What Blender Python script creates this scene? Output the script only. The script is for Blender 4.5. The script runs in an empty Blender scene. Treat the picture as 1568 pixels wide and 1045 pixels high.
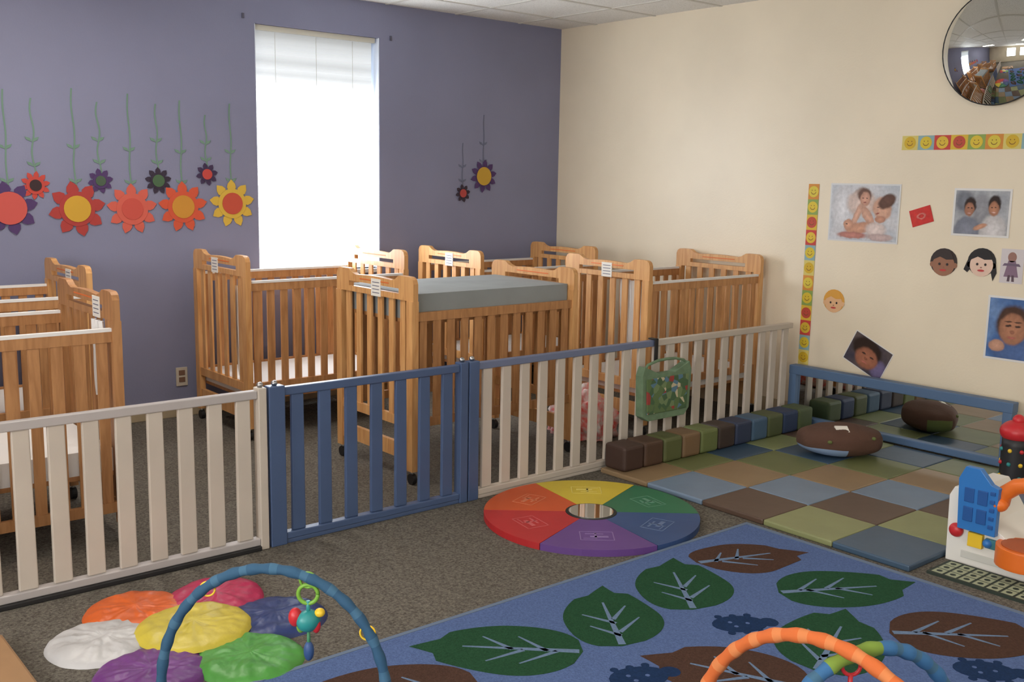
import bpy, bmesh, math, random
from mathutils import Vector, Matrix, noise as mnoise
random.seed(7)
sc=bpy.context.scene
sin,cos,pi=math.sin,math.cos,math.pi

# ------------------------------------------------------------------ materials
def s2l(c):
    return tuple(((v/255.)/12.92 if v/255.<=.04045 else ((v/255.+.055)/1.055)**2.4) for v in c)
MC={}
def mat(name,rgb,rough=.6,metal=0,noise=0,nscale=8,bump=0,bscale=60,emit=0,spec=.5,kind=None,rgb2=None,mul=1.0):
    if name in MC: return MC[name]
    m=bpy.data.materials.new(name); m.use_nodes=True; MC[name]=m
    nt=m.node_tree; N=nt.nodes; L=nt.links; b=N['Principled BSDF']
    c=tuple(v*mul for v in s2l(rgb))
    b.inputs['Base Color'].default_value=(*c,1); b.inputs['Roughness'].default_value=rough
    b.inputs['Metallic'].default_value=metal; b.inputs['Specular IOR Level'].default_value=spec
    tc=N.new('ShaderNodeTexCoord')
    if kind=='wood':
        mp=N.new('ShaderNodeMapping'); mp.inputs['Scale'].default_value=(14,14,1.6)
        L.new(tc.outputs['Object'],mp.inputs['Vector'])
        n=N.new('ShaderNodeTexNoise'); n.inputs['Scale'].default_value=3; n.inputs['Detail'].default_value=5; n.inputs['Distortion'].default_value=.6
        L.new(mp.outputs[0],n.inputs['Vector'])
        r=N.new('ShaderNodeValToRGB'); c2=s2l(rgb2)
        r.color_ramp.elements[0].position=.35; r.color_ramp.elements[0].color=(*c2,1)
        r.color_ramp.elements[1].position=.62; r.color_ramp.elements[1].color=(*c,1)
        L.new(n.outputs['Fac'],r.inputs['Fac']); L.new(r.outputs[0],b.inputs['Base Color'])
    elif noise:
        n=N.new('ShaderNodeTexNoise'); n.inputs['Scale'].default_value=nscale; n.inputs['Detail'].default_value=4
        L.new(tc.outputs['Object'],n.inputs['Vector'])
        r=N.new('ShaderNodeValToRGB')
        lo=tuple(v*(1-noise) for v in c); hi=tuple(min(1,v*(1+noise)) for v in c)
        if rgb2: lo=s2l(rgb2)
        r.color_ramp.elements[0].position=.35; r.color_ramp.elements[0].color=(*lo,1)
        r.color_ramp.elements[1].position=.65; r.color_ramp.elements[1].color=(*hi,1)
        L.new(n.outputs['Fac'],r.inputs['Fac']); L.new(r.outputs[0],b.inputs['Base Color'])
    if bump:
        n2=N.new('ShaderNodeTexNoise'); n2.inputs['Scale'].default_value=bscale; n2.inputs['Detail'].default_value=3
        L.new(tc.outputs['Object'],n2.inputs['Vector'])
        bp=N.new('ShaderNodeBump'); bp.inputs['Strength'].default_value=bump; bp.inputs['Distance'].default_value=.01
        L.new(n2.outputs['Fac'],bp.inputs['Height']); L.new(bp.outputs[0],b.inputs['Normal'])
    if emit:
        b.inputs['Emission Color'].default_value=(*c,1); b.inputs['Emission Strength'].default_value=emit
    return m

M_purple=mat('purple_paint',(127,129,156),.6,noise=.05,nscale=1.2,bump=.08,bscale=90)
M_cream=mat('cream_paint',(228,215,191),.42,noise=.04,nscale=1.4,bump=.08,bscale=80)
M_base=mat('baseboard_vinyl',(176,160,132),.5,noise=.05)
M_wood=mat('maple_wood',(212,162,106),.42,kind='wood',rgb2=(192,138,84))
M_woods=mat('maple_wood_slat',(192,140,92),.45,kind='wood',rgb2=(166,116,72))  # darker copy of the maple: shade on crib sides put into the colour
M_woodd=mat('maple_wood_dark',(180,130,84),.45,kind='wood',rgb2=(156,108,66))
M_white=mat('white_plastic',(232,230,224),.4)
M_paper=mat('paper_white',(228,224,216),.7)
M_gates=mat('gate_cream_plastic',(188,178,166),.45,noise=.05,nscale=3)
M_gater=mat('gate_rail_greige',(170,164,162),.45)
M_gblue=mat('gate_blue_plastic',(70,88,122),.42,noise=.06,nscale=3)
M_gblue2=mat('gate_slateblue_rail',(104,114,142),.42)
M_black=mat('black_rubber',(28,27,28),.6)
M_metal=mat('steel',(180,180,182),.3,metal=1)
M_mirror=mat('mirror_glass',(225,228,228),.02,metal=1)
M_gray=mat('gray_sheet',(138,142,142),.8,noise=.06,nscale=5,bump=.3,bscale=12)
M_sheet=mat('white_sheet',(226,224,222),.8,bump=.3,bscale=10)

# carpet
M_carpet=mat('carpet_loop',(92,86,78),.95,spec=.1)
nt=M_carpet.node_tree;N=nt.nodes;L=nt.links;b=N['Principled BSDF'];tc=N.new('ShaderNodeTexCoord')
n=N.new('ShaderNodeTexNoise');n.inputs['Scale'].default_value=105;n.inputs['Detail'].default_value=5;n.inputs['Roughness'].default_value=.7;L.new(tc.outputs['Object'],n.inputs['Vector'])
n3=N.new('ShaderNodeTexNoise');n3.inputs['Scale'].default_value=1.3;L.new(tc.outputs['Object'],n3.inputs['Vector'])
r=N.new('ShaderNodeValToRGB');r.color_ramp.elements[0].position=.32;r.color_ramp.elements[0].color=(*s2l((70,65,59)),1)
r.color_ramp.elements[1].position=.68;r.color_ramp.elements[1].color=(*s2l((144,137,126)),1);L.new(n.outputs['Fac'],r.inputs['Fac'])
mx=N.new('ShaderNodeMixRGB');mx.blend_type='MULTIPLY';mx.inputs['Fac'].default_value=.3
L.new(r.outputs[0],mx.inputs[1]);L.new(n3.outputs['Fac'],mx.inputs[2]);L.new(mx.outputs[0],b.inputs['Base Color'])
bp=N.new('ShaderNodeBump');bp.inputs['Strength'].default_value=.6;bp.inputs['Distance'].default_value=.01;L.new(n.outputs['Fac'],bp.inputs['Height']);L.new(bp.outputs[0],b.inputs['Normal'])

# ceiling tile
M_ceil=mat('ceiling_tile',(225,222,214),.8,spec=.1)
nt=M_ceil.node_tree;N=nt.nodes;L=nt.links;b=N['Principled BSDF'];tc=N.new('ShaderNodeTexCoord')
n=N.new('ShaderNodeTexNoise');n.inputs['Scale'].default_value=120;L.new(tc.outputs['Object'],n.inputs['Vector'])
r=N.new('ShaderNodeValToRGB');r.color_ramp.elements[0].position=.3;r.color_ramp.elements[0].color=(*s2l((212,210,204)),1)
r.color_ramp.elements[1].position=.5;r.color_ramp.elements[1].color=(*s2l((234,232,227)),1)
L.new(n.outputs['Fac'],r.inputs['Fac']);L.new(r.outputs[0],b.inputs['Base Color'])

# ------------------------------------------------------------------ mesh builder
class MB:
    def __init__(s): s.bm=bmesh.new(); s.mats=[]
    def mi(s,m):
        if m not in s.mats: s.mats.append(m)
        return s.mats.index(m)
    def box(s,lo,hi,m,rot=None,piv=None):
        i=s.mi(m);x0,y0,z0=lo;x1,y1,z1=hi
        vs=[Vector(v) for v in [(x0,y0,z0),(x1,y0,z0),(x1,y1,z0),(x0,y1,z0),(x0,y0,z1),(x1,y0,z1),(x1,y1,z1),(x0,y1,z1)]]
        if rot is not None:
            pv=Vector(piv) if piv is not None else (Vector(lo)+Vector(hi))/2
            vs=[rot@(v-pv)+pv for v in vs]
        v=[s.bm.verts.new(q) for q in vs]
        for f in [(3,2,1,0),(4,5,6,7),(0,1,5,4),(1,2,6,5),(2,3,7,6),(3,0,4,7)]:
            s.bm.faces.new([v[k] for k in f]).material_index=i
    def prism(s,pts,ax,a0,a1,m):
        i=s.mi(m)
        def P(p,a):
            return {'x':(a,p[0],p[1]),'y':(p[0],a,p[1]),'z':(p[0],p[1],a)}[ax]
        A=[s.bm.verts.new(P(p,a0)) for p in pts];B=[s.bm.verts.new(P(p,a1)) for p in pts]
        fs=[s.bm.faces.new(A),s.bm.faces.new(B[::-1])]
        n=len(pts)
        for k in range(n): fs.append(s.bm.faces.new([A[k],B[k],B[(k+1)%n],A[(k+1)%n]]))
        for f in fs: f.material_index=i
    def disc(s,c,r,ax,a0,a1,m,n=28,ry=None):
        ry=ry or r
        s.prism([(c[0]+r*cos(2*pi*k/n),c[1]+ry*sin(2*pi*k/n)) for k in range(n)],ax,a0,a1,m)
    def tube(s,pts,r,m,n=10,matf=None,cap=True,rf=None):
        pts=[Vector(p) for p in pts];rings=[]
        prev=None
        for k,p in enumerate(pts):
            t=(pts[min(k+1,len(pts)-1)]-pts[max(k-1,0)]).normalized()
            if prev is None:
                a=Vector((0,0,1)) if abs(t.z)<.9 else Vector((1,0,0))
                u=t.cross(a).normalized()
            else:
                u=(prev-t*prev.dot(t)).normalized()
            prev=u;w=t.cross(u)
            rr=r*(rf(k) if rf else 1)
            rings.append([s.bm.verts.new(p+rr*(cos(2*pi*j/n)*u+sin(2*pi*j/n)*w)) for j in range(n)])
        for k in range(len(rings)-1):
            i=s.mi(matf(k) if matf else m)
            for j in range(n):
                f=s.bm.faces.new([rings[k][j],rings[k][(j+1)%n],rings[k+1][(j+1)%n],rings[k+1][j]]);f.material_index=i;f.smooth=True
        if cap:
            s.bm.faces.new(rings[0][::-1]).material_index=s.mi(matf(0) if matf else m)
            s.bm.faces.new(rings[-1]).material_index=s.mi(matf(len(rings)-2) if matf else m)
    def ball(s,c,r,m,rot=None,nu=20,nv=12,fn=None,matf=None):
        if not hasattr(r,'__len__'): r=(r,r,r)
        c=Vector(c);R=rot or Matrix.Identity(3);rows=[]
        for a in range(nv+1):
            th=pi*a/nv;row=[]
            for k in range(nu):
                ph=2*pi*k/nu
                d=Vector((sin(th)*cos(ph),sin(th)*sin(ph),cos(th)))
                q=Vector((d.x*r[0],d.y*r[1],d.z*r[2]))
                if fn: q=fn(q,d)
                if a in(0,nv) and k>0: row.append(row[0]);continue
                row.append(s.bm.verts.new(R@q+c))
            rows.append(row)
        for a in range(nv):
            for k in range(nu):
                q=[rows[a][k],rows[a+1][k],rows[a+1][(k+1)%nu],rows[a][(k+1)%nu]]
                u=[]
                for v in q:
                    if v not in u:u.append(v)
                if len(u)>=3:
                    f=s.bm.faces.new(u);f.smooth=True
                    f.material_index=s.mi(matf(a/nv,k/nu) if matf else m)
    def done(s,name,bevel=0,seg=2,origin=True,parent=None):
        bm=s.bm
        bmesh.ops.recalc_face_normals(bm,faces=bm.faces)
        loc=Vector((0,0,0))
        if origin:
            xs=[v.co for v in bm.verts]
            lo=Vector([min(v[k] for v in xs) for k in range(3)]);hi=Vector([max(v[k] for v in xs) for k in range(3)])
            loc=Vector(((lo.x+hi.x)/2,(lo.y+hi.y)/2,lo.z))
            for v in bm.verts: v.co-=loc
        me=bpy.data.meshes.new(name);bm.to_mesh(me);bm.free()
        for m in s.mats: me.materials.append(m)
        o=bpy.data.objects.new(name,me);o.location=loc;sc.collection.objects.link(o)
        if bevel:
            bv=o.modifiers.new('bevel','BEVEL');bv.width=bevel;bv.segments=seg;bv.limit_method='ANGLE';bv.angle_limit=math.radians(50)
        return o

XW,YW,H=5.75,6.30,2.757
XL,YB=-2.4,-2.2
# ------------------------------------------------------------------ room shell
def simple(name,boxes,m,bevel=0):
    b=MB()
    for lo,hi in boxes:b.box(lo,hi,m)
    return b.done(name,bevel)
simple('floor',[((XL-.1,YB-.1,-.1),(XW+.1,YW+.1,0))],M_carpet)
WX0,WX1,WZ0,WZ1=3.07,4.02,.90,2.52
simple('wall_back',[((XL-.1,YW,0),(WX0,YW+.15,H)),((WX1,YW,0),(XW+.1,YW+.15,H)),((WX0,YW,0),(WX1,YW+.15,WZ0)),((WX0,YW,WZ1),(WX1,YW+.15,H))],M_purple)
simple('wall_right',[((XW,YB-.1,0),(XW+.12,YW,H))],M_cream)
simple('wall_left',[((XL-.12,YB-.1,0),(XL,YW,H))],M_cream)
simple('wall_front',[((XL,YB-.12,0),(XW,YB,H))],M_cream)
# ceiling with T-bar grid
b=MB();b.box((XL-.1,YB-.1,H),(XW+.12,YW+.12,H+.1),M_ceil)
Mt=mat('tbar_white',(205,202,194),.5)
x=XW-.45
while x>XL:
    b.box((x-.012,YB,H-.005),(x+.012,YW,H),Mt);x-=.61
y=YW-.4
while y>YB:
    b.box((XL,y-.012,H-.0052),(XW,y+.012,H),Mt);y-=.61
b.done('ceiling')
simple('baseboard_back',[((XL,YW-.012,0),(XW,YW,.11))],M_base,.003)
simple('baseboard_right',[((XW-.012,YB,0),(XW,YW-.012,.11))],M_base,.003)

# window in the purple wall
b=MB()
Mf=mat('window_frame_white',(214,222,236),.4)
yo=YW+.10
for lo,hi in [((WX0,yo,WZ0),(WX0+.04,yo+.04,WZ1)),((WX1-.04,yo,WZ0),(WX1,yo+.04,WZ1)),((WX0,yo,WZ0),(WX1,yo+.04,WZ0+.04)),((WX0,yo,WZ1-.04),(WX1,yo+.04,WZ1)),((WX0,yo,1.68),(WX1,yo+.03,1.72))]:
    b.box(lo,hi,Mf)
b.box((WX0,YW-.02,WZ0-.03),(WX1,yo,WZ0),Mf)
b.box((WX0,YW+.002,WZ0),(WX0+.008,yo,WZ1),Mf);b.box((WX1-.008,YW+.002,WZ0),(WX1,yo,WZ1),Mf)
b.done('window_1',.004)
# blind slats emit light themselves, in place of daylight behind them
Mbl=mat('blind_daylit',(150,152,150),.6)
nt=Mbl.node_tree;N=nt.nodes;L=nt.links;bb=N['Principled BSDF'];tc=N.new('ShaderNodeTexCoord');sx=N.new('ShaderNodeSeparateXYZ')
L.new(tc.outputs['Object'],sx.inputs[0])
r=N.new('ShaderNodeValToRGB');mr=N.new('ShaderNodeMapRange');mr.inputs['From Min'].default_value=0;mr.inputs['From Max'].default_value=1.6
L.new(sx.outputs['Z'],mr.inputs['Value']);L.new(mr.outputs[0],r.inputs['Fac'])
e=r.color_ramp.elements;e[0].position=0;e[0].color=(1,1,1,1);e[1].position=1;e[1].color=(.02,.02,.018,1)
for p_,v in [(.74,1),(.785,.08),(.82,.048),(.84,.058),(.87,.040),(.90,.052),(.955,.036),(.97,.026)]:
    k=e.new(p_);k.color=(v,v,v*.98,1)
mu=N.new('ShaderNodeMath');mu.operation='MULTIPLY';mu.inputs[1].default_value=15.0
L.new(r.outputs[0],mu.inputs[0]);L.new(mu.outputs[0],bb.inputs['Emission Strength']);bb.inputs['Emission Color'].default_value=(.90,.95,1,1)
b=MB()
z=WZ0+.005
while z<WZ1-.05:
    b.box((WX0+.012,YW+.055,z),(WX1-.035,YW+.058,z+.0235),Mbl);z+=.024
b.box((WX0+.012,YW+.03,WZ1-.035),(WX1-.02,YW+.07,WZ1-.002),mat('blind_headrail',(206,204,190),.5))
for x_ in (WX0+.17,(WX0+WX1)/2,WX1-.19): b.tube([(x_,YW+.052,2.16),(x_,YW+.052,WZ1-.04)],.0018,mat('blind_cord',(216,216,210),.7),6)
b.done('window_blind')

# ------------------------------------------------------------------ cribs
def crib(name,x0,y0,L_=1.12,W=.74,ztop=1.065,zr=.90,zlow=.34,matt=None,mz=(.25,.33),labels=(),cap=True,plank=True,nsl=12,wood=M_wood,cloths=(),slat=M_woods):
    b=MB();D=.03
    for xa in (x0,x0+L_-D):
        xb=xa+D
        pw=.054
        for ya in (y0,y0+W-pw):
            b.box((xa-.004,ya,.07),(xb+.004,ya+pw,ztop-.122),wood)
            yc=ya+pw/2;xc=(xa+xb)/2
            b.tube([(xc,yc,.03),(xc,yc,.075)],.008,M_metal,8)
            b.disc((yc,.028),.028,'x',xc-.012,xc+.012,M_black,16)
        def top(y):
            d=min(y-y0,y0+W-y)
            if d<.045: return ztop-.035+.035*math.sqrt(max(0,1-(1-d/.045)**2))
            if d<.12: return ztop
            if d<.19: return ztop-.03*(.5-.5*cos(pi*(d-.12)/.07))
            return ztop-.03+.007*sin(pi*(d-.19)/(W-.38)) 
        zb=ztop-.122
        def seg(ya,yb,zl):
            n=14
            ys=[ya+(yb-ya)*k/n for k in range(n+1)]
            return [(ya,zl),(yb,zl)]+[(q,top(q)) for q in ys[::-1]]
        s0,s1=y0+.13,y0+W-.13
        b.prism(seg(y0,s0,zb),'x',xa,xb,wood);b.prism(seg(s1,y0+W,zb),'x',xa,xb,wood)
        b.prism(seg(s0,s1,ztop-.066),'x',xa,xb,wood)
        b.box((xa,s0,zb),(xb,s1,ztop-.092),wood)
        n=6
        for k in range(n):
            yc=y0+pw+(W-2*pw)*(k+.5)/n
            b.box((xa+.009,yc-.022,zlow),(xb-.009,yc+.022,zb),wood)
        b.box((xa+.003,y0+pw,zlow-.05),(xb-.003,y0+W-pw,zlow),wood)
        if plank: b.box((xa+.003,y0+pw,.12),(xb-.003,y0+W-pw,.20),wood)
    for ya in (y0+.012,y0+W-.034):
        b.box((x0+D,ya,zr-.045),(x0+L_-D,ya+.022,zr),slat)
        if cap: b.box((x0+D,ya-.002,zr),(x0+L_-D,ya+.024,zr+.014),M_sheet)
        b.box((x0+D,ya,zlow-.045),(x0+L_-D,ya+.022,zlow),slat)
        for k in range(nsl):
            xc=x0+D+(L_-2*D)*(k+.5)/nsl
            b.box((xc-.022,ya+.006,zlow),(xc+.022,ya+.016,zr-.045),slat)
    if matt: 
        b.box((x0+.04,y0+.045,mz[0]),(x0+L_-.04,y0+W-.045,mz[1]),matt)
    b.box((x0+.04,y0+.045,mz[0]-.02),(x0+L_-.04,y0+W-.045,mz[0]),M_woodd)
    for (cx_,ya,yb,za,zb_) in cloths:
        i=b.mi(M_sheet);n=16;rows=[]
        for a in range(8):
            sh=1-.35*(a/7.)**2
            rows.append([b.bm.verts.new((cx_+.01*sin(k*1.3+a*.4),ya+(yb-ya)*k/n*sh,zb_+(za-zb_)*a/7)) for k in range(n+1)])
        for a in range(7):
            for k in range(n):
                f=b.bm.faces.new([rows[a][k],rows[a][k+1],rows[a+1][k+1],rows[a+1][k]]);f.material_index=i;f.smooth=True
    Mtx=mat('label_ink',(90,90,110),.7)
    Mor=mat('label_orange',(214,110,50),.6)
    for (side,yy) in labels:
        xa=x0 if side=='l' else x0+L_-D
        b.box((xa-.003,y0+yy-.045,ztop-.125),(xa,y0+yy+.045,ztop-.035),M_paper)
        for q in range(4):
            b.box((xa-.0036,y0+yy-.034,ztop-.055-.018*q),(xa-.003,y0+yy+.032,ztop-.051-.018*q),Mtx)
    for xa in (x0,x0+L_-D): b.box((xa-.002,y0+.22,ztop-.05),(xa,y0+.50,ztop-.044),Mor)
    return b.done(name,.006)
crib('baby_crib',.32,4.24,matt=M_sheet,zlow=.17,plank=False,mz=(.30,.40),labels=(('r',.2),),wood=M_woodd,slat=M_woodd,cloths=((1.405,4.36,4.5,.6,.93),))
crib('baby_crib',.60,5.46,matt=M_sheet,labels=(('r',.3),))
crib('baby_crib',2.57,5.45,matt=M_sheet,labels=(('l',.42),),ztop=1.09,zr=.93,cloths=((2.615,5.50,5.72,.36,.9),))
crib('baby_crib',2.84,4.15,matt=M_gray,mz=(.84,.975),labels=(('l',.34),),cap=False,zr=.885,cloths=((2.88,4.2,4.32,.36,.83),),slat=M_woodd)  # side slats in dark maple, shade put into their colour
crib('baby_crib',4.29,5.46,matt=M_sheet,labels=(('l',.36),),zr=.92)
crib('baby_crib',4.55,4.15,matt=M_sheet,labels=(('l',.36),),ztop=1.085,zr=.94,cloths=((4.593,4.20,4.44,.45,.95),))

# crumpled blankets between cribs
Mb1=mat('blanket_red_print',(196,84,80),.9,noise=.6,nscale=24,rgb2=(232,222,214))
b=MB()
def bl(q,d):
    k=1+.22*sin(7*d.x+5*d.y)*cos(9*d.y)+.08*sin(17*d.x+11*d.z)
    return Vector((q.x*k,q.y*k,max(-.078,q.z*k)))
b.ball((4.27,4.42,.08),(.17,.22,.20),Mb1,fn=bl,nu=40,nv=24)
b.done('crumpled_blanket')

# ------------------------------------------------------------------ gates (run along y=3.785)
GY=3.785;GD=.035
def gate(name,x0,x1,n,w,ms,mr_,h=.68,top2=None,first=None,postl=None,postr=None,base=False):
    b=MB()
    if top2:
        xm,m2=top2
        b.box((x0,GY,h-.035),(xm,GY+GD,h),mr_);b.box((xm,GY,h-.035),(x1,GY+GD,h),m2)
    else: b.box((x0,GY,h-.035),(x1,GY+GD,h),mr_)
    b.box((x0,GY-.004,.02),(x1,GY+GD+.004,.05),ms if not base else mr_)
    if base: b.box((x0,GY-.015,0),(x1,GY+GD+.015,.02),M_black)
    else: b.box((x0,GY,.0),(x1,GY+GD,.02),ms)
    sp=(x1-x0)/n
    for k in range(n):
        xc=x0+sp*(k+.5)
        m=ms
        if first and k==0:m=first
        b.prism([(xc-w/2,.05),(xc+w/2,.05),(xc+w/2*.92,h-.035),(xc-w/2*.92,h-.035)],'y',GY+.008,GY+GD-.008,m)
    for px_,m in [(postl,mr_),(postr,mr_)]:
        if px_:
            b.box((px_[0],GY-.008,0),(px_[1],GY+GD+.008,h+.01),px_[2])
            b.ball(((px_[0]+px_[1])/2,GY+.018,h+.02),(.014,.014,.012),M_metal)
    return b.done(name,.004)
gate('safety_gate_panel',-.58,1.825,20,.066,M_gates,M_gater,base=True,postr=(1.825,1.862,M_gates))
gate('safety_gate_panel',1.945,2.86,7,.062,M_gblue,M_gblue,postl=(1.872,1.945,M_gblue),postr=(2.86,2.905,M_gblue))
gate('safety_gate_panel',2.975,5.52,21,.06,M_gates,M_gblue2,top2=(4.22,M_gates),postl=(2.912,2.972,M_gblue))

# ------------------------------------------------------------------ bolster blocks
cols=[(62,42,34),(74,52,38),(84,90,52),(114,90,64),(100,110,64),(58,46,40),(46,56,82),(66,92,118),(78,86,54),(40,56,88),(76,88,56)]
b=MB()
for k,c in enumerate(cols):
    x0=3.81+k*.156
    m=mat('bolster_%d'%k,c,.6,bump=.25,bscale=14)
    b.box((x0+.002,3.60,.029),(x0+.154,3.755,.165),m)
b.done('foam_bolster_row',.018,3)

# ------------------------------------------------------------------ checkered foam mat
pal=[(62,84,106),(134,138,96),(86,67,56),(112,130,152),(138,115,86),(102,108,68),(54,76,98),(122,130,88),(84,66,54),(108,128,150),(128,108,78)]
b=MB();T=.36
MAT=[mat('mat_vinyl_%d'%k,c,.42,bump=.2,bscale=9,noise=.05,nscale=6) for k,c in enumerate(pal)]
for i in range(5):
    for j in range(5):
        x0=3.785+i*T;x1=min(x0+T,5.56);y0=1.975+j*T;y1=min(y0+T,3.755)
        b.box((x0+.001,y0+.001,0),(x1-.001,y1-.001,.028),MAT[i+j])
b.done('checkered_play_mat',.007,2)

# ------------------------------------------------------------------ low mirror on right wall
b=MB();MX=5.61
Mfr=mat('mirror_frame_blue',(82,108,142),.5)
b.box((MX,2.44,.045),(MX+.012,3.79,.37),M_mirror)
for lo,hi in [((MX-.03,2.40,.335),(MX+.04,3.84,.395)),((MX-.03,2.40,.0285),(MX+.04,3.84,.07)),((MX-.029,2.402,.066),(MX+.039,2.455,.339)),((MX-.029,3.785,.066),(MX+.039,3.838,.339))]:
    b.box(lo,hi,Mfr)
b.done('low_wall_mirror',.012,3)

# ------------------------------------------------------------------ pillow
b=MB()
Mbr=mat('pillow_brown',(84,58,46),.9,bump=.4,bscale=40);Mlb=mat('pillow_blue',(134,156,188),.85);Mgr=mat('pillow_green',(96,106,56),.85)
R=Matrix.Rotation(math.radians(-40),3,'Z')
def pf(q,d):
    zz=.086*math.copysign(abs(d.z)**.75,d.z)+.006*sin(6*d.x+1)*cos(4*d.y)*(1 if d.z>0 else 0)
    rr=(d.x*d.x+d.y*d.y)**.5
    k=(1+.03*sin(7*d.x+2)+.02*sin(9*d.y))*(rr**-.25 if rr>.05 else 1)
    return Vector((q.x*k,q.y*k,max(-.083,zz)))
def pm(a,k):
    if a>.56 and .46<k<.74: return Mlb
    if a>.46 and (k>.90 or k<.05): return Mgr
    return Mbr
b.ball((5.10,3.14,.115),(.235,.165,.086),Mbr,rot=R,fn=pf,matf=pm,nu=48,nv=28)
q=R@Vector((-.02,-.085,0))
b.box((5.10+q.x-.036,3.14+q.y-.03,.182),(5.10+q.x+.036,3.14+q.y+.03,.196),M_paper,rot=R@Matrix.Rotation(math.radians(22),3,'X'))
for (dx,dy,dz) in [(.17,-.1,.1),(.2,-.06,.12),(.15,-.12,.13),(-.1,-.14,.11)]:
    q=R@Vector((dx,dy,0))
    b.ball((5.10+q.x,3.14+q.y,dz+.02),(.014,.014,.01),Mgr,nu=10,nv=6)
b.done('turtle_pillow')

# ------------------------------------------------------------------ colour wheel mat
b=MB();cx,cy,RW=3.225,3.248,.500
wc=[('yellow',(216,192,58),50),('green',(44,112,78),-10),('blue',(50,78,128),-70),('purple',(104,68,140),-130),('red',(188,40,44),170),('orange',(212,88,38),110)]
for nm,c,a in wc:
    m=mat('wheel_'+nm,c,.5,noise=.06,nscale=4,bump=.12,bscale=12,mul=.85)
    a0,a1=math.radians(a-29.8),math.radians(a+29.8);n=14
    pts=[(cx+.12*cos(a1+(a0-a1)*k/6),cy+.12*sin(a1+(a0-a1)*k/6)) for k in range(7)]+[(cx+RW*cos(a0+(a1-a0)*k/n),cy+RW*sin(a0+(a1-a0)*k/n)) for k in range(n+1)]
    b.prism(pts,'z',0,.03,m)
    lc=tuple(min(255,int(v*.7+62)) for v in c);ml=mat('wheel_print_'+nm,lc,.6)
    am=math.radians(a);px_,py_=cx+.33*cos(am),cy+.33*sin(am)
    Rz=Matrix.Rotation(am,3,'Z')
    for (u0,v0,u1,v1) in [(-.055,-.075,-.05,.075),(.05,-.075,.055,.075),(-.055,-.075,.055,-.07),(-.055,.07,.055,.075),(-.03,-.05,-.02,.03),(.0,-.03,.02,.05),(-.04,-.01,.04,.0),(.03,-.06,.036,.0)]:
        b.box((px_+u0,py_+v0,.0302),(px_+u1,py_+v1,.0312),ml,rot=Rz,piv=(px_,py_,.0305))
b.disc((cx,cy),.118,'z',0,.031,M_black,36);b.disc((cx,cy),.105,'z',.031,.034,M_mirror,36)
b.done('color_wheel_mat',.004)

# ------------------------------------------------------------------ leaf rug
b=MB()
M_rug=mat('rug_blue',(86,105,148),.95,spec=.1,noise=.14,nscale=130,bump=.4,bscale=160)
M_rg=mat('rug_leaf_green',(38,74,50),.95,spec=.1,noise=.16,nscale=130,bump=.4,bscale=160)
M_rb=mat('rug_leaf_brown',(76,55,46),.95,spec=.1,noise=.14,nscale=130,bump=.4,bscale=160)
M_rn=mat('rug_navy',(30,50,84),.95,spec=.1,noise=.14,nscale=130)
M_rv=mat('rug_vein',(104,124,152),.95,spec=.1,noise=.1,nscale=130)
M_rc=mat('rug_edge',(100,116,140),.9)
b.box((.95,.1,0),(3.712,2.73,.010),M_rug)
b.box((.95,2.73,0),(3.735,2.747,.012),M_rc);b.box((3.712,.1,0),(3.735,2.73,.012),M_rc)
LI=[0]
def leaf(cx,cy,tx,ty,W,Lh,m,bend=.12):
    LI[0]+=1;dz=LI[0]*.00003
    d=Vector((tx-cx,ty-cy)).normalized();nrm=Vector((-d.y,d.x))
    def P(u,v): 
        o=bend*u*abs(u)*1.0
        p=Vector((cx,cy))+d*(u*Lh)+nrm*(v*W+o*W)
        return (p.x,p.y)
    up=[];dn=[];n=26
    for k in range(n+1):
        u=-.82+1.82*k/n
        s_=(u+.82)/1.82
        w=.5*(sin(pi*min(1,s_**.72)))**.62 if 0<s_<1 else 0
        if s_>.82: w=min(w, .5*(1-s_)*1.9)
        up.append(P(u,w));dn.append(P(u,-w))
    pts=up+dn[-2:0:-1]
    b.prism(pts,'z',.0102,.0112+dz,m)
    def strip(p0,p1,w0,w1):
        a=Vector(P(*p0));c=Vector(P(*p1));t=(c-a).normalized();q=Vector((-t.y,t.x))
        b.prism([tuple(a+q*w0),tuple(a-q*w0),tuple(c-q*w1),tuple(c+q*w1)],'z',.0113+dz,.0119+dz,M_rv)
    strip((-.78,0),(.45,0),.013,.004)
    for (u0,u1,v1) in [(-.55,-.2,.27),(-.2,.15,.27),(-.45,-.1,-.27),(-.08,.28,-.22)]:
        strip((u0,0),(u1,v1),.009,.003)
G,Bn=M_rg,M_rb
leaf(2.04,2.44,1.81,2.70,.36,.315,G)
leaf(2.50,2.40,2.62,2.67,.36,.275,G,-.2)
leaf(2.93,2.44,3.06,2.70,.38,.275,G,-.2)
leaf(3.37,2.47,3.66,2.44,.33,.27,Bn,-.3)
leaf(3.40,2.04,3.68,1.85,.35,.32,G)
leaf(2.96,1.80,3.25,1.88,.36,.30,G)
leaf(3.38,1.54,3.60,1.30,.37,.32,Bn)
leaf(1.58,2.42,1.36,2.56,.36,.33,Bn)
leaf(2.50,1.87,2.40,2.15,.38,.29,Bn)
leaf(2.30,1.30,2.5,1.1,.4,.32,G);leaf(1.9,1.75,1.7,1.9,.4,.32,G);leaf(2.9,1.1,3.1,.8,.4,.32,Bn);leaf(1.4,1.4,1.6,1.2,.4,.32,Bn);leaf(1.7,.8,1.9,.6,.4,.32,G);leaf(3.4,.7,3.2,.4,.4,.32,G)
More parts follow.
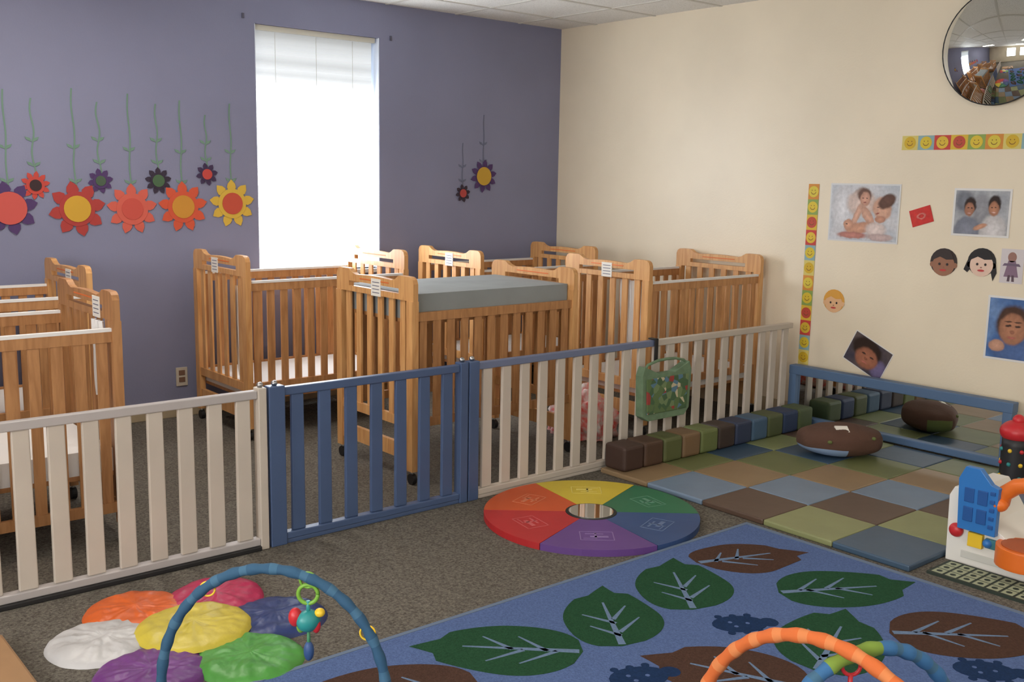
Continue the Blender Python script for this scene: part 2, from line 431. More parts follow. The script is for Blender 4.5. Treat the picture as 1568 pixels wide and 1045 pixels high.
def bug(x,y,a):
    d=Vector((cos(a),sin(a)));nn=Vector((-d.y,d.x))
    pts=[]
    for k in range(20):
        t=2*pi*k/20;q=Vector((x,y))+d*(.10*cos(t))+nn*(.065*sin(t));pts.append(tuple(q))
    b.prism(pts,'z',.0102,.0119,M_rn)
    h_=Vector((x,y))+d*.11
    b.disc((h_.x,h_.y),.034,'z',.0102,.0120,M_rn,14)
    for s_ in(-.055,0,.055):
        for e_ in(-1,1):
            q=Vector((x,y))+d*s_+nn*(.066*e_)
            b.disc((q.x,q.y),.014,'z',.0102,.0118,M_rn,10)
    for q in [(.03,.0),(-.03,.015),(-.02,-.02)]:
        w=Vector((x,y))+d*q[0]+nn*q[1];b.disc((w.x,w.y),.008,'z',.0119,.0124,M_rug,8)
bug(2.82,2.08,math.radians(-30));bug(2.25,2.03,math.radians(-20));bug(3.17,1.37,math.radians(-50))
b.done('leaf_rug')

# ------------------------------------------------------------------ flower floor cushion
b=MB()
def cushion(cx,cy,rx,ry,ang,h,m,z0=0):
    i=b.mi(m);nr=22;nt_=96;ca,sa=cos(ang),sin(ang);ph=random.random()*60
    rings=[]
    for a in range(nr+1):
        r=a/nr;ring=[]
        for k in range(nt_):
            t=2*pi*k/nt_
            rr=r*(1+.03*mnoise.noise(Vector((cos(t)*1.6,sin(t)*1.6,ph)))+.012*mnoise.noise(Vector((cos(t)*7,sin(t)*7,ph))))
            u0,v0=r*cos(t),r*sin(t)
            # gathered fabric: folds radiating irregularly from the seam + soft puckers
            f=mnoise.noise(Vector((cos(t)*5.5,sin(t)*5.5,ph+r*.9)))*.008*r
            g=mnoise.noise(Vector((u0*3.2,v0*3.2,ph+9)))*.007+abs(mnoise.noise(Vector((u0*5,v0*5,ph+3))))*.006
            zz=h*(max(0,1-r**4.5))**.55+(f+g)*(1-r**8)
            u,v=rx*rr*cos(t),ry*rr*sin(t)
            ring.append((cx+u*ca-v*sa,cy+u*sa+v*ca,z0+max(0,zz)))
        rings.append(ring)
    cen=b.bm.verts.new(Vector(rings[0][0]))
    vs=[[b.bm.verts.new(p) for p in ring] for ring in rings[1:]]
    for k in range(nt_):
        f=b.bm.faces.new([cen,vs[0][k],vs[0][(k+1)%nt_]]);f.material_index=i;f.smooth=True
        for a in range(nr-1):
            f=b.bm.faces.new([vs[a][k],vs[a+1][k],vs[a+1][(k+1)%nt_],vs[a][(k+1)%nt_]]);f.material_index=i;f.smooth=True
def sat(n_,c): return mat('satin_'+n_,c,.42,bump=.5,bscale=18,noise=.08,nscale=7,mul=.8)
FX,FY=1.285,3.19
for (x,y,n_,c) in [(1.19,3.475,'orange',(226,100,30)),(1.47,3.425,'pink',(190,42,88)),(1.56,3.13,'navy',(38,56,112)),(1.35,2.90,'green',(82,160,66)),(1.065,2.99,'purple',(112,46,130)),(1.02,3.30,'white',(200,198,198))]:
    a=math.atan2(y-FY,x-FX)
    cushion(x,y,.18,.175,a,.030,sat(n_,c))
cushion(FX,FY,.195,.195,0,.028,sat('yellow',(212,192,66)),z0=.022)
b.done('flower_floor_cushion')

b=MB();b.box((.05,2.2,0),(.76,3.50,.04),mat('tan_foam',(156,118,80),.7,noise=.06));b.done('tan_floor_mat',.01)

# ------------------------------------------------------------------ activity arches
def archpts(p0,p1,h,n=48,z0=.0):
    p0=Vector(p0);p1=Vector(p1);out=[]
    for k in range(n+1):
        t=pi*k/n;c=(p0+p1)/2+(p0-p1)/2*cos(t)
        out.append((c.x,c.y,z0+(h-z0)*sin(t)**.9))
    return out
Fw=Vector((.643,.766));Rt=Vector((.766,-.643))
Mtl=mat('arch_teal',(44,84,114),.8,bump=.3,bscale=30);Mtl2=mat('arch_teal_light',(62,102,130),.8);
b=MB()
C1=Vector((1.255,2.545))
g0=C1-Rt*.335+Fw*.03;g1=C1+Rt*.335-Fw*.03
P=archpts(tuple(g0),tuple(g1),.445,n=96,z0=.035)
b.tube(P,.0155,Mtl,12,matf=lambda k:(Mtl2 if (k//2)%4==0 else Mtl),rf=lambda k:1+.10*sin(k*1.2))
for q in (g0,g1): b.ball((q.x,q.y,.032),(.05,.05,.019),Mtl)
Mgrn=mat('toy_green',(120,170,60),.4);Mred=mat('toy_red',(196,40,48),.4);Mtq=mat('toy_turquoise',(44,140,140),.4);Mor2=mat('toy_orange',(226,112,36),.4);Mye=mat('toy_yellow',(236,196,50),.4);Mbl2=mat('toy_blue',(50,118,190),.35)
k0=58;hp=Vector(P[k0])
def ring(c,R_,r_,m,axis=Vector((1,0,0)),n=28):
    c=Vector(c);axis=axis.normalized();u=axis.cross(Vector((0,0,1))).normalized();w=axis.cross(u)
    b.tube([c+R_*(cos(2*pi*k/n)*u+sin(2*pi*k/n)*w) for k in range(n+1)],r_,m,8)
ax=Vector((.64,.77,0))
ring(hp+Vector((0,0,-.008)),.022,.004,Mgrn,ax)
ring(hp+Vector((0,0,-.05)),.028,.006,Mgrn,ax)
b.tube([hp+Vector((0,0,-.07)),hp+Vector((0,0,-.11))],.006,Mtq)
b.ball(hp+Vector((0,0,-.13)),(.036,.03,.032),Mtq)
rgt=Vector((.766,-.643,0))
b.ball(hp+Vector((0,0,-.12))-rgt*.037,(.02,.02,.028),Mred);b.ball(hp+Vector((0,0,-.105))+rgt*.033,(.015,.015,.013),Mye)
b.ball(hp+Vector((0,0,-.145))-rgt*.022,(.013,.013,.022),Mgrn);b.ball(hp+Vector((0,0,-.145))+rgt*.022,(.013,.013,.022),Mred)
b.tube([hp+Vector((0,0,-.16)),hp+Vector((0,0,-.22))],.005,mat('toy_green2',(60,130,90),.5))
b.ball(hp+Vector((0,0,-.222)),(.015,.015,.030),mat('toy_navy',(50,80,130),.5))
for k in(30,78): ring(Vector(P[k])+Vector((0,0,-.008)),.021,.003,Mye,ax)
b.done('activity_arch_gym')
# second gym with crossing arches
b=MB()
C=Vector((2.12,1.26))
Mso=mat('arch_orange',(214,108,50),.8,bump=.3,bscale=30);Mso2=mat('arch_orange_light',(220,132,76),.8)
Msb=mat('arch_blue',(54,106,154),.8,bump=.3,bscale=30);Msg=mat('arch_green',(122,150,58),.8)
e=(Rt*-.62+Fw*.6)
c1=C+Rt*-.035
p0=c1+e*.42;p1=c1-e*.42
P1=archpts(tuple(p0),tuple(p1),.455,96,.035)
b.tube(P1,.018,Mso,12,matf=lambda k:(Mso2 if (k//2)%3==0 else Mso),rf=lambda k:1+.10*sin(k*1.1))
e2=(Rt*.75+Fw*.25)
q0=C+Rt*.075-e2*.38;q1=C+Rt*.075+e2*.38
P2=archpts(tuple(q0),tuple(q1),.44,96,.035)
b.tube(P2,.018,Msb,12,matf=lambda k:(Msg if 34<k<50 else (Mtl2 if (k//2)%3==0 else Msb)),rf=lambda k:1+.10*sin(k*1.1))
for q in (p0,p1,q0,q1): b.ball((q.x,q.y,.033),(.045,.045,.02),Mso)
hp=Vector(P2[42])
ring(hp+Vector((0,0,-.03)),.022,.005,Mred,ax)
b.tube([hp+Vector((0,0,-.05)),hp+Vector((0,0,-.1))],.006,Mred);b.ball(hp+Vector((0,0,-.12)),(.022,.02,.028),Mred)
b.done('baby_play_gym')

# ------------------------------------------------------------------ bag on gate
b=MB()
Mbag=mat('bag_green',(104,128,100),.8,noise=.12,nscale=20)
Mpr=mat('bag_print',(110,120,90),.8)
nt=Mpr.node_tree;N=nt.nodes;L=nt.links;bb=N['Principled BSDF'];tc=N.new('ShaderNodeTexCoord');vo=N.new('ShaderNodeTexVoronoi');vo.inputs['Scale'].default_value=28
L.new(tc.outputs['Object'],vo.inputs['Vector']);r=N.new('ShaderNodeValToRGB');r.color_ramp.interpolation='CONSTANT';L.new(vo.outputs['Color'],r.inputs['Fac'])
e_=r.color_ramp.elements;e_[0].color=(*s2l((70,98,66)),1);e_[1].position=.5;e_[1].color=(*s2l((112,132,92)),1)
for p_,c in [(.3,(90,112,70)),(.62,(150,60,54)),(.7,(86,120,140)),(.78,(190,180,150)),(.86,(80,100,70))]:
    k=e_.new(p_);k.color=(*s2l(c),1)
L.new(r.outputs[0],bb.inputs['Base Color'])
yb=GY-.06
b.prism([(4.07,.27),(4.12,.24),(4.42,.24),(4.46,.28),(4.47,.50),(4.45,.55),(4.40,.53),(4.33,.50),(4.20,.50),(4.13,.53),(4.08,.55),(4.06,.5)],'y',yb,GY-.008,Mbag)
b.prism([(4.10,.28),(4.43,.28),(4.44,.48),(4.09,.48)],'y',yb-.008,yb,Mpr)
b.tube([(4.10,yb+.02,.53),(4.12,yb+.02,.555),(4.2,yb+.02,.572),(4.27,yb+.02,.575),(4.35,yb+.02,.572),(4.42,yb+.02,.555),(4.45,yb+.02,.53)],.008,Mbag)
b.box((4.205,GY-.012,.56),(4.235,GY-.004,.69),M_black);b.box((4.205,GY-.012,.682),(4.235,GY+.045,.69),M_black)
b.done('hanging_fabric_bag',.008)

# ------------------------------------------------------------------ activity toy table (right)
b=MB();tx=4.06;dy=.035
b.prism([(1.965,0),(1.30,0),(1.30,.12),(1.42,.16),(1.70,.14),(1.80,.20),(1.88,.32),(1.95,.32),(1.97,.28)],'x',tx,tx+.34,M_white)
b.prism([(1.875+dy,.16),(1.72+dy,.16),(1.72+dy,.36),(1.75+dy,.37),(1.80+dy,.425),(1.86+dy,.425),(1.885+dy,.37)],'x',tx-.035,tx-.004,Mbl2)
Mdb=mat('toy_blue_dark',(36,84,150),.4)
for (ya,za) in [(1.855,.20),(1.80,.20),(1.855,.28),(1.80,.28)]:
    b.box((tx-.04,ya-.04+dy,za),(tx-.034,ya+dy,za+.06),Mdb)
for q in range(5): b.box((tx-.041,1.73+dy,.19+.035*q),(tx-.033,1.75+dy,.205+.035*q),Mdb)
b.tube([(tx+.02,1.765,.29),(tx+.02,1.755,.335),(tx+.02,1.71,.375),(tx+.02,1.65,.395),(tx+.03,1.56,.40),(tx+.05,1.48,.38),(tx+.06,1.42,.32),(tx+.06,1.40,.2)],.032,Mor2,14)
b.ball((tx,1.765,.29),(.036,.036,.03),Mor2)
b.tube([(tx-.01,1.64,.07),(tx-.01,1.64,.085),(tx-.01,1.64,.14),(tx-.01,1.64,.15)],.11,Mor2,24)
b.tube([(tx-.01,1.64,.15),(tx-.01,1.64,.154)],.09,mat('toy_orange_dark',(170,78,28),.5),24)
b.ball((tx-.008,1.925,.14),(.022,.03,.03),Mred);b.box((tx-.02,1.81,.09),(tx+.01,1.87,.15),Mye)
b.ball((tx-.01,1.79,.12),(.02,.02,.02),Mbl2);b.box((tx-.015,1.75,.10),(tx,1.80,.14),mat('toy_teal',(60,120,130),.5))
b.box((tx-.005,1.35,.03),(tx-.001,1.90,.06),mat('toy_white2',(206,206,200),.4))
b.ball((tx+.1,1.6,.42),(.02,.02,.02),Mye);b.tube([(tx+.18,1.5,.15),(tx+.18,1.5,.36)],.02,Mye);b.ball((tx+.18,1.5,.38),.045,Mred)
b.done('toddler_activity_table',.008)
b=MB();Mdm=mat('dot_mat_black',(40,52,44),.7);Mdl=mat('dot_mat_light',(158,164,136),.7);b.box((3.84,1.30,0),(4.03,1.93,.012),Mdm)
for i in range(3):
    for j in range(11): b.box((3.853+.057*i,1.312+.056*j,.012),(3.853+.057*i+.05,1.312+.056*j+.045,.0126),Mdl);b.disc((3.878+.057*i,1.335+.056*j),.012,'z',.0126,.013,Mdm,10)
b.done('polka_dot_mat')
Mdm2=mat('toy_black',(34,34,38),.5)
b=MB();X_,Y_=5.22,2.21
b.tube([(X_,Y_,.03),(X_,Y_,.10),(X_,Y_,.26),(X_,Y_,.30)],.07,Mdm2,20);
for a in range(8):
    for q in range(3): b.ball((X_+.07*cos(a*pi/4),Y_+.07*sin(a*pi/4),.1+.07*q),.011,[Mye,Mred,Mtq][(a+q)%3],nu=8,nv=6)
b.ball((X_,Y_,.33),(.085,.085,.06),Mred);b.ball((X_,Y_,.39),(.03,.03,.03),Mred);b.tube([(X_,Y_,.0285),(X_,Y_,.05)],.085,Mred,20)
b.done('stacking_toy')

# ------------------------------------------------------------------ paper flowers on purple wall
Mst=mat('paper_stem',(108,138,122),.8)
def pflower(x,z,r,cp,cc,ztop,n=10,rin=.5,wave=.01):
    b=MB();y1=YW-.002;ztop-=.03
    mp=mat('paper_%d_%d_%d'%cp,cp,.8,mul=.8);mc=mat('paper_%d_%d_%d'%cc,cc,.8,mul=.8)
    if ztop:
        m_=28
        L_=[(x+wave*sin(k*.45)-.005,z+(ztop-z)*k/m_) for k in range(m_+1)]
        R_=[(q[0]+.009,q[1]) for q in L_[::-1]]
        b.prism(L_+R_,'y',y1-.001,y1,Mst)
        for k in (6,14):
            lx,lz=L_[k]
            for sg in(-1,1):
                b.prism([(lx+.003,lz),(lx+sg*.03,lz+.012),(lx+sg*.038,lz+.03),(lx+sg*.012,lz+.022)],'y',y1-.002,y1,Mst)
    def pet(rr,off,y_,m):
        for k in range(n):
            a=off+2*pi*k/n;w=pi/n
            pts=[(0,0)]
            for (ra,wa) in [(.5,.6),(.70,.82),(.84,.55),(1,0),(.84,-.55),(.70,-.82),(.5,-.6)]:
                t=a+wa*w;pts.append((rr*ra*cos(t),rr*ra*sin(t)))
            b.prism([(x+p[0],z+p[1]) for p in pts],'y',y_-.001,y_,m)
    pet(r,.2,y1-.004-random.random()*.002,mp)
    b.disc((x,z),r*.62,'y',y1-.0085,y1-.007,mp,24)
    b.disc((x,z),r*rin,'y',y1-.012,y1-.0095,mc,24)
    b.done('paper_flower')
pu=(84,58,110)
pflower(1.545,1.34,.155,pu,(214,92,84),2.03,8,.6,wave=.004)
pflower(1.69,1.47,.082,(206,76,66),(60,40,44),1.99,10,.4,wave=.008)
pflower(1.915,1.335,.165,(184,66,62),(220,172,58),2.06,8,.47,wave=.006)
pflower(2.056,1.50,.075,pu,(80,100,80),1.99,8,.4,wave=.009)
pflower(2.238,1.333,.155,(224,104,88),(214,88,76),2.05,9,.42,wave=.005)
pflower(2.405,1.505,.084,(58,46,66),(78,110,78),2.0,9,.45,wave=.006)
pflower(2.557,1.345,.16,(222,92,62),(216,152,56),2.03,9,.45,wave=.005)
pflower(2.72,1.55,.073,(66,48,84),(206,76,70),1.95,8,.45,wave=.006)
pflower(2.886,1.365,.155,(224,186,72),(204,84,62),2.03,9,.45,wave=.005)
Mst=mat('paper_stem_faded',(104,108,130),.8)
pflower(4.964,1.573,.128,pu,(214,170,60),2.07,10,.55,wave=.003)
pflower(4.763,1.441,.07,(56,42,58),(190,76,72),1.85,8,.45,wave=.003)

b=MB();b.box((2.475,YW-.008,.20),(2.55,YW-.001,.32),mat('outlet_plate',(196,186,170),.5))
for z_ in(.225,.27): b.box((2.492,YW-.011,z_),(2.533,YW-.008,z_+.032),mat('outlet_brown',(120,90,72),.5))
b.done('wall_outlet',.003)
b=MB()
for (x_,z_) in [(2.99,2.56),(4.11,2.53)]:
    b.box((x_-.007,YW-.012,z_-.02),(x_+.007,YW-.001,z_+.012),mat('bracket_gray',(84,84,100),.5))
b.done('curtain_rod_bracket')

# ------------------------------------------------------------------ border strips
def border(name,vert):
    b=MB();n=12 if vert else 14;s_=.0985 if vert else .1;w=.078
    for k in range(n):
        c=[(232,214,120),(150,186,190),(214,70,62),(236,196,60),(150,176,90),(226,150,60)][k%6]
        c2=[(224,186,40),(232,204,50),(238,200,60),(206,80,60),(236,206,60),(232,210,70)][k%6]
        m=mat('border_bg_%d'%(k%6),c,.6,mul=.8);m2=mat('border_face_%d'%(k%6),c2,.6,mul=.8);x_=XW-.002
        if vert: y0,z0=3.811,.376+k*s_;y1,z1=y0+w,z0+s_
        else: y1,z0=3.262-k*s_,1.766;y0,z1=y1-s_,z0+w+.005
        b.prism([(y0,z0),(y1,z0),(y1,z1),(y0,z1)],'x',x_-.001,x_,m)
        cc=((y0+y1)/2,(z0+z1)/2)
        b.disc(cc,.036,'x',x_-.002,x_-.001,m2,20)
        dk=mat('border_ink',(110,70,30),.6)
        for sg in(-1,1): b.disc((cc[0]+sg*.011,cc[1]+.009),.003,'x',x_-.0026,x_-.002,dk,8)
        pts=[(cc[0]+.018*cos(a),cc[1]-.002+.016*sin(a)) for a in [pi+pi*q/8 for q in range(9)]]
        pts+=[(cc[0]+.015*cos(a),cc[1]-.002+.012*sin(a)) for a in [2*pi-pi*q/8 for q in range(9)]]
        b.prism(pts,'x',x_-.0026,x_-.002,dk)
    b.done(name)
border('smiley_border_strip',True);border('smiley_border_strip',False)

# ------------------------------------------------------------------ photo prints (flat prints, soft procedural images)
# local axes: u = -Y (viewer's right), v = Z ; blobs: (u,v,ru,rv,angle,color,softness)
def photo(name,y,z,w,h,rot,bg,blobs,border_=.012,bc=(222,220,218)):
    m=bpy.data.materials.new(name+'_image');m.use_nodes=True;nt=m.node_tree;N=nt.nodes;L=nt.links;bb=N['Principled BSDF'];bb.inputs['Roughness'].default_value=.3
    tc=N.new('ShaderNodeTexCoord')
    nz=N.new('ShaderNodeTexNoise');nz.inputs['Scale'].default_value=26;nz.inputs['Detail'].default_value=4;L.new(tc.outputs['Object'],nz.inputs['Vector'])
    sb=N.new('ShaderNodeVectorMath');sb.operation='SUBTRACT';sb.inputs[1].default_value=(.5,.5,.5);L.new(nz.outputs['Color'],sb.inputs[0])
    sl=N.new('ShaderNodeVectorMath');sl.operation='SCALE';sl.inputs['Scale'].default_value=.018;L.new(sb.outputs[0],sl.inputs[0])
    ad=N.new('ShaderNodeVectorMath');ad.operation='ADD';L.new(tc.outputs['Object'],ad.inputs[0]);L.new(sl.outputs[0],ad.inputs[1])
    n2=N.new('ShaderNodeTexNoise');n2.inputs['Scale'].default_value=9;L.new(tc.outputs['Object'],n2.inputs['Vector'])
    mb=N.new('ShaderNodeMixRGB');mb.inputs[1].default_value=(*s2l(bg[0]),1);mb.inputs[2].default_value=(*s2l(bg[1]),1)
    mrn=N.new('ShaderNodeMapRange');mrn.inputs['From Min'].default_value=.35;mrn.inputs['From Max'].default_value=.65;L.new(n2.outputs['Fac'],mrn.inputs['Value']);L.new(mrn.outputs[0],mb.inputs[0])
    cur=mb.outputs[0]
    for (u,v,ru,rv,an,c,so) in blobs:
        so*=.8
        s1=N.new('ShaderNodeVectorMath');s1.operation='SUBTRACT';s1.inputs[1].default_value=(0,-u,v);L.new(ad.outputs[0],s1.inputs[0])
        ro=N.new('ShaderNodeVectorRotate');ro.rotation_type='X_AXIS';ro.inputs['Angle'].default_value=math.radians(an);L.new(s1.outputs[0],ro.inputs['Vector'])
        s2=N.new('ShaderNodeVectorMath');s2.operation='MULTIPLY';s2.inputs[1].default_value=(0,1/ru,1/rv);L.new(ro.outputs[0],s2.inputs[0])
        ln=N.new('ShaderNodeVectorMath');ln.operation='LENGTH';L.new(s2.outputs[0],ln.inputs[0])
        mp=N.new('ShaderNodeMapRange');mp.interpolation_type='SMOOTHSTEP';mp.inputs['From Min'].default_value=1+so;mp.inputs['From Max'].default_value=1-so;L.new(ln.outputs['Value'],mp.inputs['Value'])
        # each form keeps a little tonal roundness: edge of the form darker than its middle
        sh=N.new('ShaderNodeMapRange');sh.inputs['From Min'].default_value=0;sh.inputs['From Max'].default_value=1.1;sh.inputs['To Min'].default_value=1.08;sh.inputs['To Max'].default_value=.72;L.new(ln.outputs['Value'],sh.inputs['Value'])
        cv=N.new('ShaderNodeVectorMath');cv.operation='SCALE';cv.inputs[0].default_value=s2l(c);L.new(sh.outputs[0],cv.inputs['Scale'])
        mi=N.new('ShaderNodeMixRGB');L.new(mp.outputs[0],mi.inputs[0]);L.new(cur,mi.inputs[1]);L.new(cv.outputs[0],mi.inputs[2]);cur=mi.outputs[0]
    n4=N.new('ShaderNodeTexNoise');n4.inputs['Scale'].default_value=45;n4.inputs['Detail'].default_value=5;L.new(tc.outputs['Object'],n4.inputs['Vector'])
    mr4=N.new('ShaderNodeMapRange');mr4.inputs['From Min'].default_value=.3;mr4.inputs['From Max'].default_value=.7;mr4.inputs['To Min'].default_value=.86;mr4.inputs['To Max'].default_value=1.1;L.new(n4.outputs['Fac'],mr4.inputs['Value'])
    mg=N.new('ShaderNodeVectorMath');mg.operation='SCALE';L.new(cur,mg.inputs[0]);L.new(mr4.outputs[0],mg.inputs['Scale'])
    L.new(mg.outputs[0],bb.inputs['Base Color'])
    b=MB()
    b.box((-.001,-w/2,-h/2),(0,w/2,h/2),mat('print_border_%d_%d_%d'%bc,bc,.35))
    b.box((-.0018,-w/2+border_,-h/2+border_),(-.001,w/2-border_,h/2-border_),m)
    o=b.done(name,origin=False);o.location=(XW-.002,y,z);o.rotation_euler=(rot,0,0)
sk=(204,152,124);skd=(150,100,78);hr=(52,38,34);el=(66,46,42)
photo('baby_photo_print',3.485,1.385,.48,.36,0,((204,204,208),(182,188,196)),[
 (-.14,.02,.08,.17,0,(218,218,222),.3),(-.02,.09,.055,.065,0,(150,116,98),.3),(-.015,.06,.10,.08,0,(222,200,190),.25),(.0,.11,.048,.042,0,(112,82,70),.3),(.005,.085,.034,.044,0,(208,158,136),.2),
 (-.008,.092,.006,.003,0,el,.5),(.016,.092,.006,.003,0,el,.5),(.004,.068,.010,.003,0,(150,80,72),.5),
 (.125,.03,.062,.072,15,(214,168,144),.2),(.155,.075,.06,.04,30,(104,74,62),.25),(.10,.04,.008,.003,0,el,.5),(.095,.0,.012,.004,20,(160,86,78),.5),(.115,-.035,.035,.022,0,(200,146,122),.2),
 (.03,-.02,.028,.085,35,(212,166,144),.2),(-.045,-.02,.022,.08,-20,(216,170,148),.2),(-.02,-.095,.10,.036,10,(206,154,128),.25),(-.10,-.075,.034,.034,0,(210,158,132),.2),(-.11,-.07,.007,.003,0,el,.5),(.09,-.10,.07,.045,0,(226,208,202),.3),(-.07,-.14,.10,.02,0,(192,130,118),.3),(.12,-.145,.09,.022,0,(200,176,172),.3)],.010,(212,212,212))
photo('red_name_card',3.105,1.38,.135,.10,math.radians(-18),((206,60,54),(200,54,50)),[(0,0,.03,.018,0,(226,130,120),.15),(0,0,.018,.01,0,(206,60,54),.15)],.002,(200,60,54))
photo('family_photo_print',2.75,1.413,.33,.27,0,((176,178,182),(146,150,158)),[
 (-.10,.06,.05,.06,0,(120,124,134),.5),(.0,.02,.05,.08,0,(150,150,156),.5),
 (-.075,-.10,.075,.08,0,(132,136,150),.2),(.075,-.10,.075,.09,0,(210,206,206),.2),(-.065,.038,.034,.046,0,hr,.2),(.072,.05,.038,.050,0,hr,.2),
 (-.068,.018,.028,.038,0,(172,120,96),.2),(.070,.024,.031,.042,0,(182,128,100),.2),(-.078,.024,.006,.0035,0,el,.6),(-.057,.024,.006,.0035,0,el,.6),(.060,.032,.006,.0035,0,el,.6),(.082,.032,.006,.0035,0,el,.6),
 (.071,.002,.012,.004,0,(220,180,170),.6),(-.067,-.003,.010,.004,0,(206,160,148),.6),(.0,-.08,.042,.014,20,sk,.3)])
photo('child_photo_print',2.455,.775,.42,.36,0,((70,104,158),(110,140,186)),[
 (.0,-.13,.17,.07,0,(84,110,160),.2),(-.06,.03,.092,.105,0,(84,60,50),.2),(-.06,.0,.074,.088,0,(182,128,100),.15),(-.086,.018,.015,.007,0,el,.5),(-.034,.018,.015,.007,0,el,.5),
 (-.086,.040,.020,.004,0,(90,62,50),.6),(-.034,.040,.020,.004,0,(90,62,50),.6),(-.06,-.014,.013,.010,0,(160,106,84),.5),(-.06,-.048,.024,.007,0,(190,110,100),.5),(-.14,-.10,.045,.035,0,(204,156,132),.2),(.12,.05,.078,.088,0,(60,44,42),.2),(.12,.02,.062,.078,0,(178,130,104),.2),(.10,.035,.010,.005,0,el,.5),(.14,.035,.010,.005,0,el,.5),(.12,-.02,.018,.006,0,(180,100,92),.5)])
photo('face_photo_print',3.385,.50,.29,.21,math.radians(25),((66,62,76),(96,84,84)),[
 (.1,-.04,.05,.06,0,(120,110,150),.3),(-.02,.03,.11,.07,0,hr,.2),(.0,-.02,.080,.066,0,(172,112,88),.2),(-.030,.0,.013,.006,0,el,.5),(.030,.0,.013,.006,0,el,.5),(-.003,-.022,.012,.008,0,(148,92,72),.5),(-.003,-.048,.024,.006,0,(196,120,108),.5)],.006)
def ell(c,rx,ry,n=20): return [(c[0]+rx*cos(2*pi*k/n),c[1]+ry*sin(2*pi*k/n)) for k in range(n)]
def face(name,y,z,r,skin,hair,long_=False):
    b=MB();x_=XW-.002
    def put(pts,d,c): b.prism([(y-p[0],z+p[1]) for p in pts],'x',x_-d-.0008,x_-d,mat('print_%d_%d_%d'%c,c,.6))
    put(ell((0,r*.12),r*1.05,r*1.02),0,hair)
    if long_:
        put([(-r*1.0,r*.3),(-r*1.3,-r*.5),(-r*1.0,-r*.7),(-r*.6,-r*.1)],0.0009,hair);put([(r*1.0,r*.3),(r*1.15,-r*.6),(r*.9,-r*1.2),(r*.6,-r*.1)],.0009,hair)
    put(ell((0,-r*.1),r*.86,r*.84),.001,skin)
    put(ell((r*.9,-r*.1),r*.16,r*.2),.0009,skin);put(ell((-r*.9,-r*.1),r*.16,r*.2),.0009,skin)
    put([(-r*.8,r*.25),(-r*.3,r*.5),(r*.2,r*.3),(r*.8,r*.35),(r*.5,r*.95),(-r*.5,r*.95)],.002,hair)
    for s_ in(-1,1): put(ell((s_*r*.3,-r*.05),r*.09,r*.1,12),.003,(40,30,30))
    put(ell((0,-r*.28),r*.07,r*.05,10),.003,(150,96,80));put(ell((0,-r*.5),r*.26,r*.08,14),.003,(190,60,60))
    b.done(name)
face('paper_face_cutout',2.945,1.112,.078,(150,104,80),(50,38,36))
face('paper_face_cutout',2.722,1.127,.078,(224,192,172),(30,26,28),True)
face('paper_face_cutout',3.65,.812,.072,(222,176,132),(214,156,62))
b=MB();x_=XW-.002
b.prism([(2.49,1.03),(2.615,1.03),(2.615,1.22),(2.49,1.22)],'x',x_-.001,x_,mat('print_sheet',(206,198,200),.6))
def putd(pts,d,c): b.prism([(2.553-p[0],1.125+p[1]) for p in pts],'x',x_-d-.0008,x_-d,mat('print_%d_%d_%d'%c,c,.6))
putd(ell((0,.05),.024,.028),.001,(150,110,100));putd([(-.04,-.06),(.04,-.06),(.02,.03),(-.02,.03)],.001,(130,104,124));putd([(-.02,-.085),(-.006,-.085),(-.004,-.05),(-.016,-.05)],.002,(90,70,80));putd([(.006,-.085),(.02,-.085),(.016,-.05),(.004,-.05)],.002,(90,70,80));putd([(-.05,.0),(-.04,.015),(.04,.015),(.05,0),(.02,.002),(-.02,.002)],.003,(110,92,112))
b.done('paper_doll_drawing')

# convex security mirror
b=MB();rc=.315;dep=.11;Rs=(rc*rc+dep*dep)/(2*dep);cy_,cz_=2.725,2.32;nr=14;nt_=56;i=b.mi(M_mirror);prev=None
x_=XW-.03
cen=b.bm.verts.new((x_-dep,cy_,cz_))
for a in range(1,nr+1):
    r_=rc*a/nr;xx=x_-dep+(Rs-math.sqrt(Rs*Rs-r_*r_))
    cur=[b.bm.verts.new((xx,cy_+r_*cos(2*pi*k/nt_),cz_+r_*sin(2*pi*k/nt_))) for k in range(nt_)]
    for k in range(nt_):
        f=b.bm.faces.new([cen,cur[k],cur[(k+1)%nt_]] if prev is None else [prev[k],cur[k],cur[(k+1)%nt_],prev[(k+1)%nt_]]);f.smooth=True;f.material_index=i
    prev=cur
b.tube([(x_,cy_+rc*cos(2*pi*k/48),cz_+rc*sin(2*pi*k/48)) for k in range(49)],.0035,M_black,8)
b.disc((cy_,cz_),rc-.004,'x',x_+.004,XW-.001,M_black,40)
b.done('convex_wall_mirror')

# ------------------------------------------------------------------ lights : ceiling troffers + glowing fill windows added on the two unseen walls
def emat(name,c,s):
    m=mat(name,(240,240,240),.5);bb=m.node_tree.nodes['Principled BSDF'];bb.inputs['Emission Color'].default_value=(*c,1);bb.inputs['Emission Strength'].default_value=s;return m
Mem=emat('troffer_diffuser',(1,.92,.80),5.2)
Mem2=emat('troffer_diffuser_back',(1,.93,.84),16)
for (x_,y_) in [(3.4,1.4),(.6,1.4),(3.4,-.9),(.6,-.9),(1.5,4.75)]:
    b=MB();b.box((x_-.3,y_-.6,H-.02),(x_+.3,y_+.6,H-.006),Mem2 if y_>4 else Mem)
    for lo,hi in [((x_-.33,y_-.63,H-.03),(x_-.3,y_+.63,H-.006)),((x_+.3,y_-.63,H-.03),(x_+.33,y_+.63,H-.006)),((x_-.3,y_-.63,H-.03),(x_+.3,y_-.6,H-.006)),((x_-.3,y_+.6,H-.03),(x_+.3,y_+.63,H-.006))]: b.box(lo,hi,M_white)
    b.done('ceiling_light_troffer')
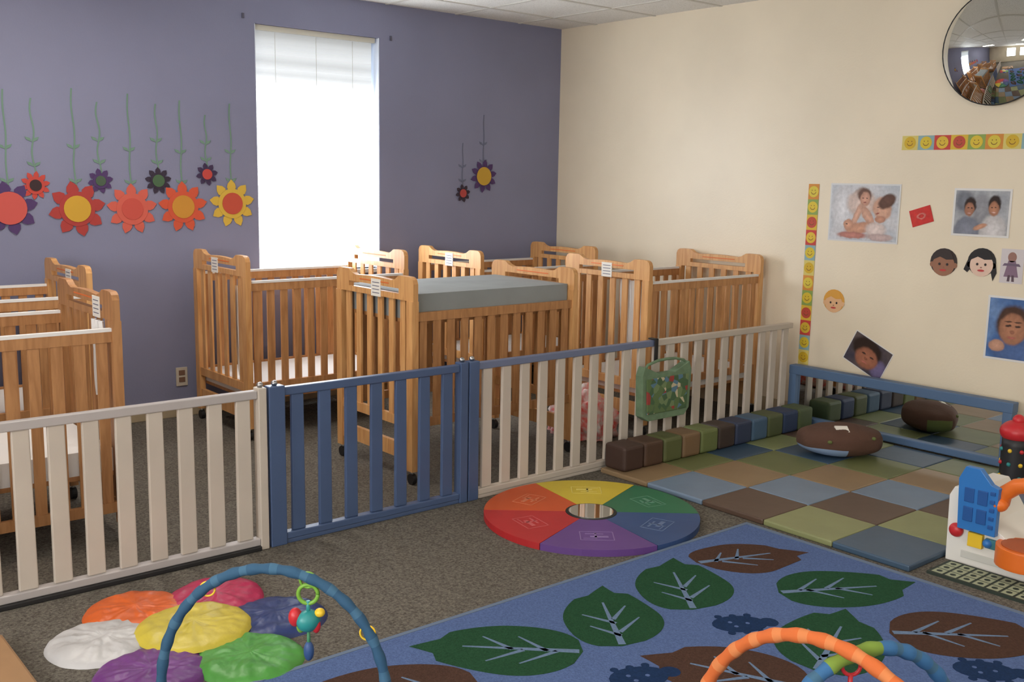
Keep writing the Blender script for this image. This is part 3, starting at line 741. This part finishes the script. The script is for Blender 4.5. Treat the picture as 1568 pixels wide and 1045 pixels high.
Mwn=emat('window_daylight_shade',(.98,.975,.97),16)
Mwn2=emat('window_daylight_shade_front',(.98,.975,.97),2)
wn=2
for (ax_,c0,c1_) in [('x',-.6,.8),('x',1.6,3.0),('y',.2,1.6),('y',2.6,4.0)]:  # window panels out of view, added to throw level light on the walls
    b=MB();z0,z1=1.0,2.35
    if ax_=='x':
        b.box((XL+.004,c0,z0),(XL+.010,c1_,z1),Mwn)
        for lo,hi in [((XL+.002,c0-.06,z0-.06),(XL+.03,c0,z1+.06)),((XL+.002,c1_,z0-.06),(XL+.03,c1_+.06,z1+.06)),((XL+.002,c0,z0-.06),(XL+.05,c1_,z0)),((XL+.002,c0,z1),(XL+.03,c1_,z1+.06)),((XL+.011,(c0+c1_)/2-.02,z0),(XL+.02,(c0+c1_)/2+.02,z1))]: b.box(lo,hi,M_white)
    else:
        b.box((c0,YB+.004,z0),(c1_,YB+.010,z1),Mwn2)
        for lo,hi in [((c0-.06,YB+.002,z0-.06),(c0,YB+.03,z1+.06)),((c1_,YB+.002,z0-.06),(c1_+.06,YB+.03,z1+.06)),((c0,YB+.002,z0-.06),(c1_,YB+.05,z0)),((c0,YB+.002,z1),(c1_,YB+.03,z1+.06)),(((c0+c1_)/2-.02,YB+.011,z0),((c0+c1_)/2+.02,YB+.02,z1))]: b.box(lo,hi,M_white)
    b.done('window_%d'%wn);wn+=1
w=bpy.data.worlds.new('World');sc.world=w;w.use_nodes=True
w.node_tree.nodes['Background'].inputs[0].default_value=(.8,.9,1,1);w.node_tree.nodes['Background'].inputs[1].default_value=1.0

# ------------------------------------------------------------------ camera
cam=bpy.data.cameras.new('camera');co=bpy.data.objects.new('camera',cam);sc.collection.objects.link(co);sc.camera=co
a=math.radians(50);p=math.radians(9);rho=.018
fwd=Vector((cos(a)*cos(p),sin(a)*cos(p),-sin(p)));r0=Vector((sin(a),-cos(a),0));u0=r0.cross(fwd)
rt=r0*cos(rho)+u0*sin(rho);up=u0*cos(rho)-r0*sin(rho)
Mx=Matrix((rt,up,-fwd)).transposed().to_4x4();Mx.translation=Vector((0,0,1.55));co.matrix_world=Mx
cam.sensor_width=36;cam.lens=36*1560/1568;cam.clip_start=.05
sc.view_settings.view_transform='Standard'
sc.view_settings.exposure=-.14
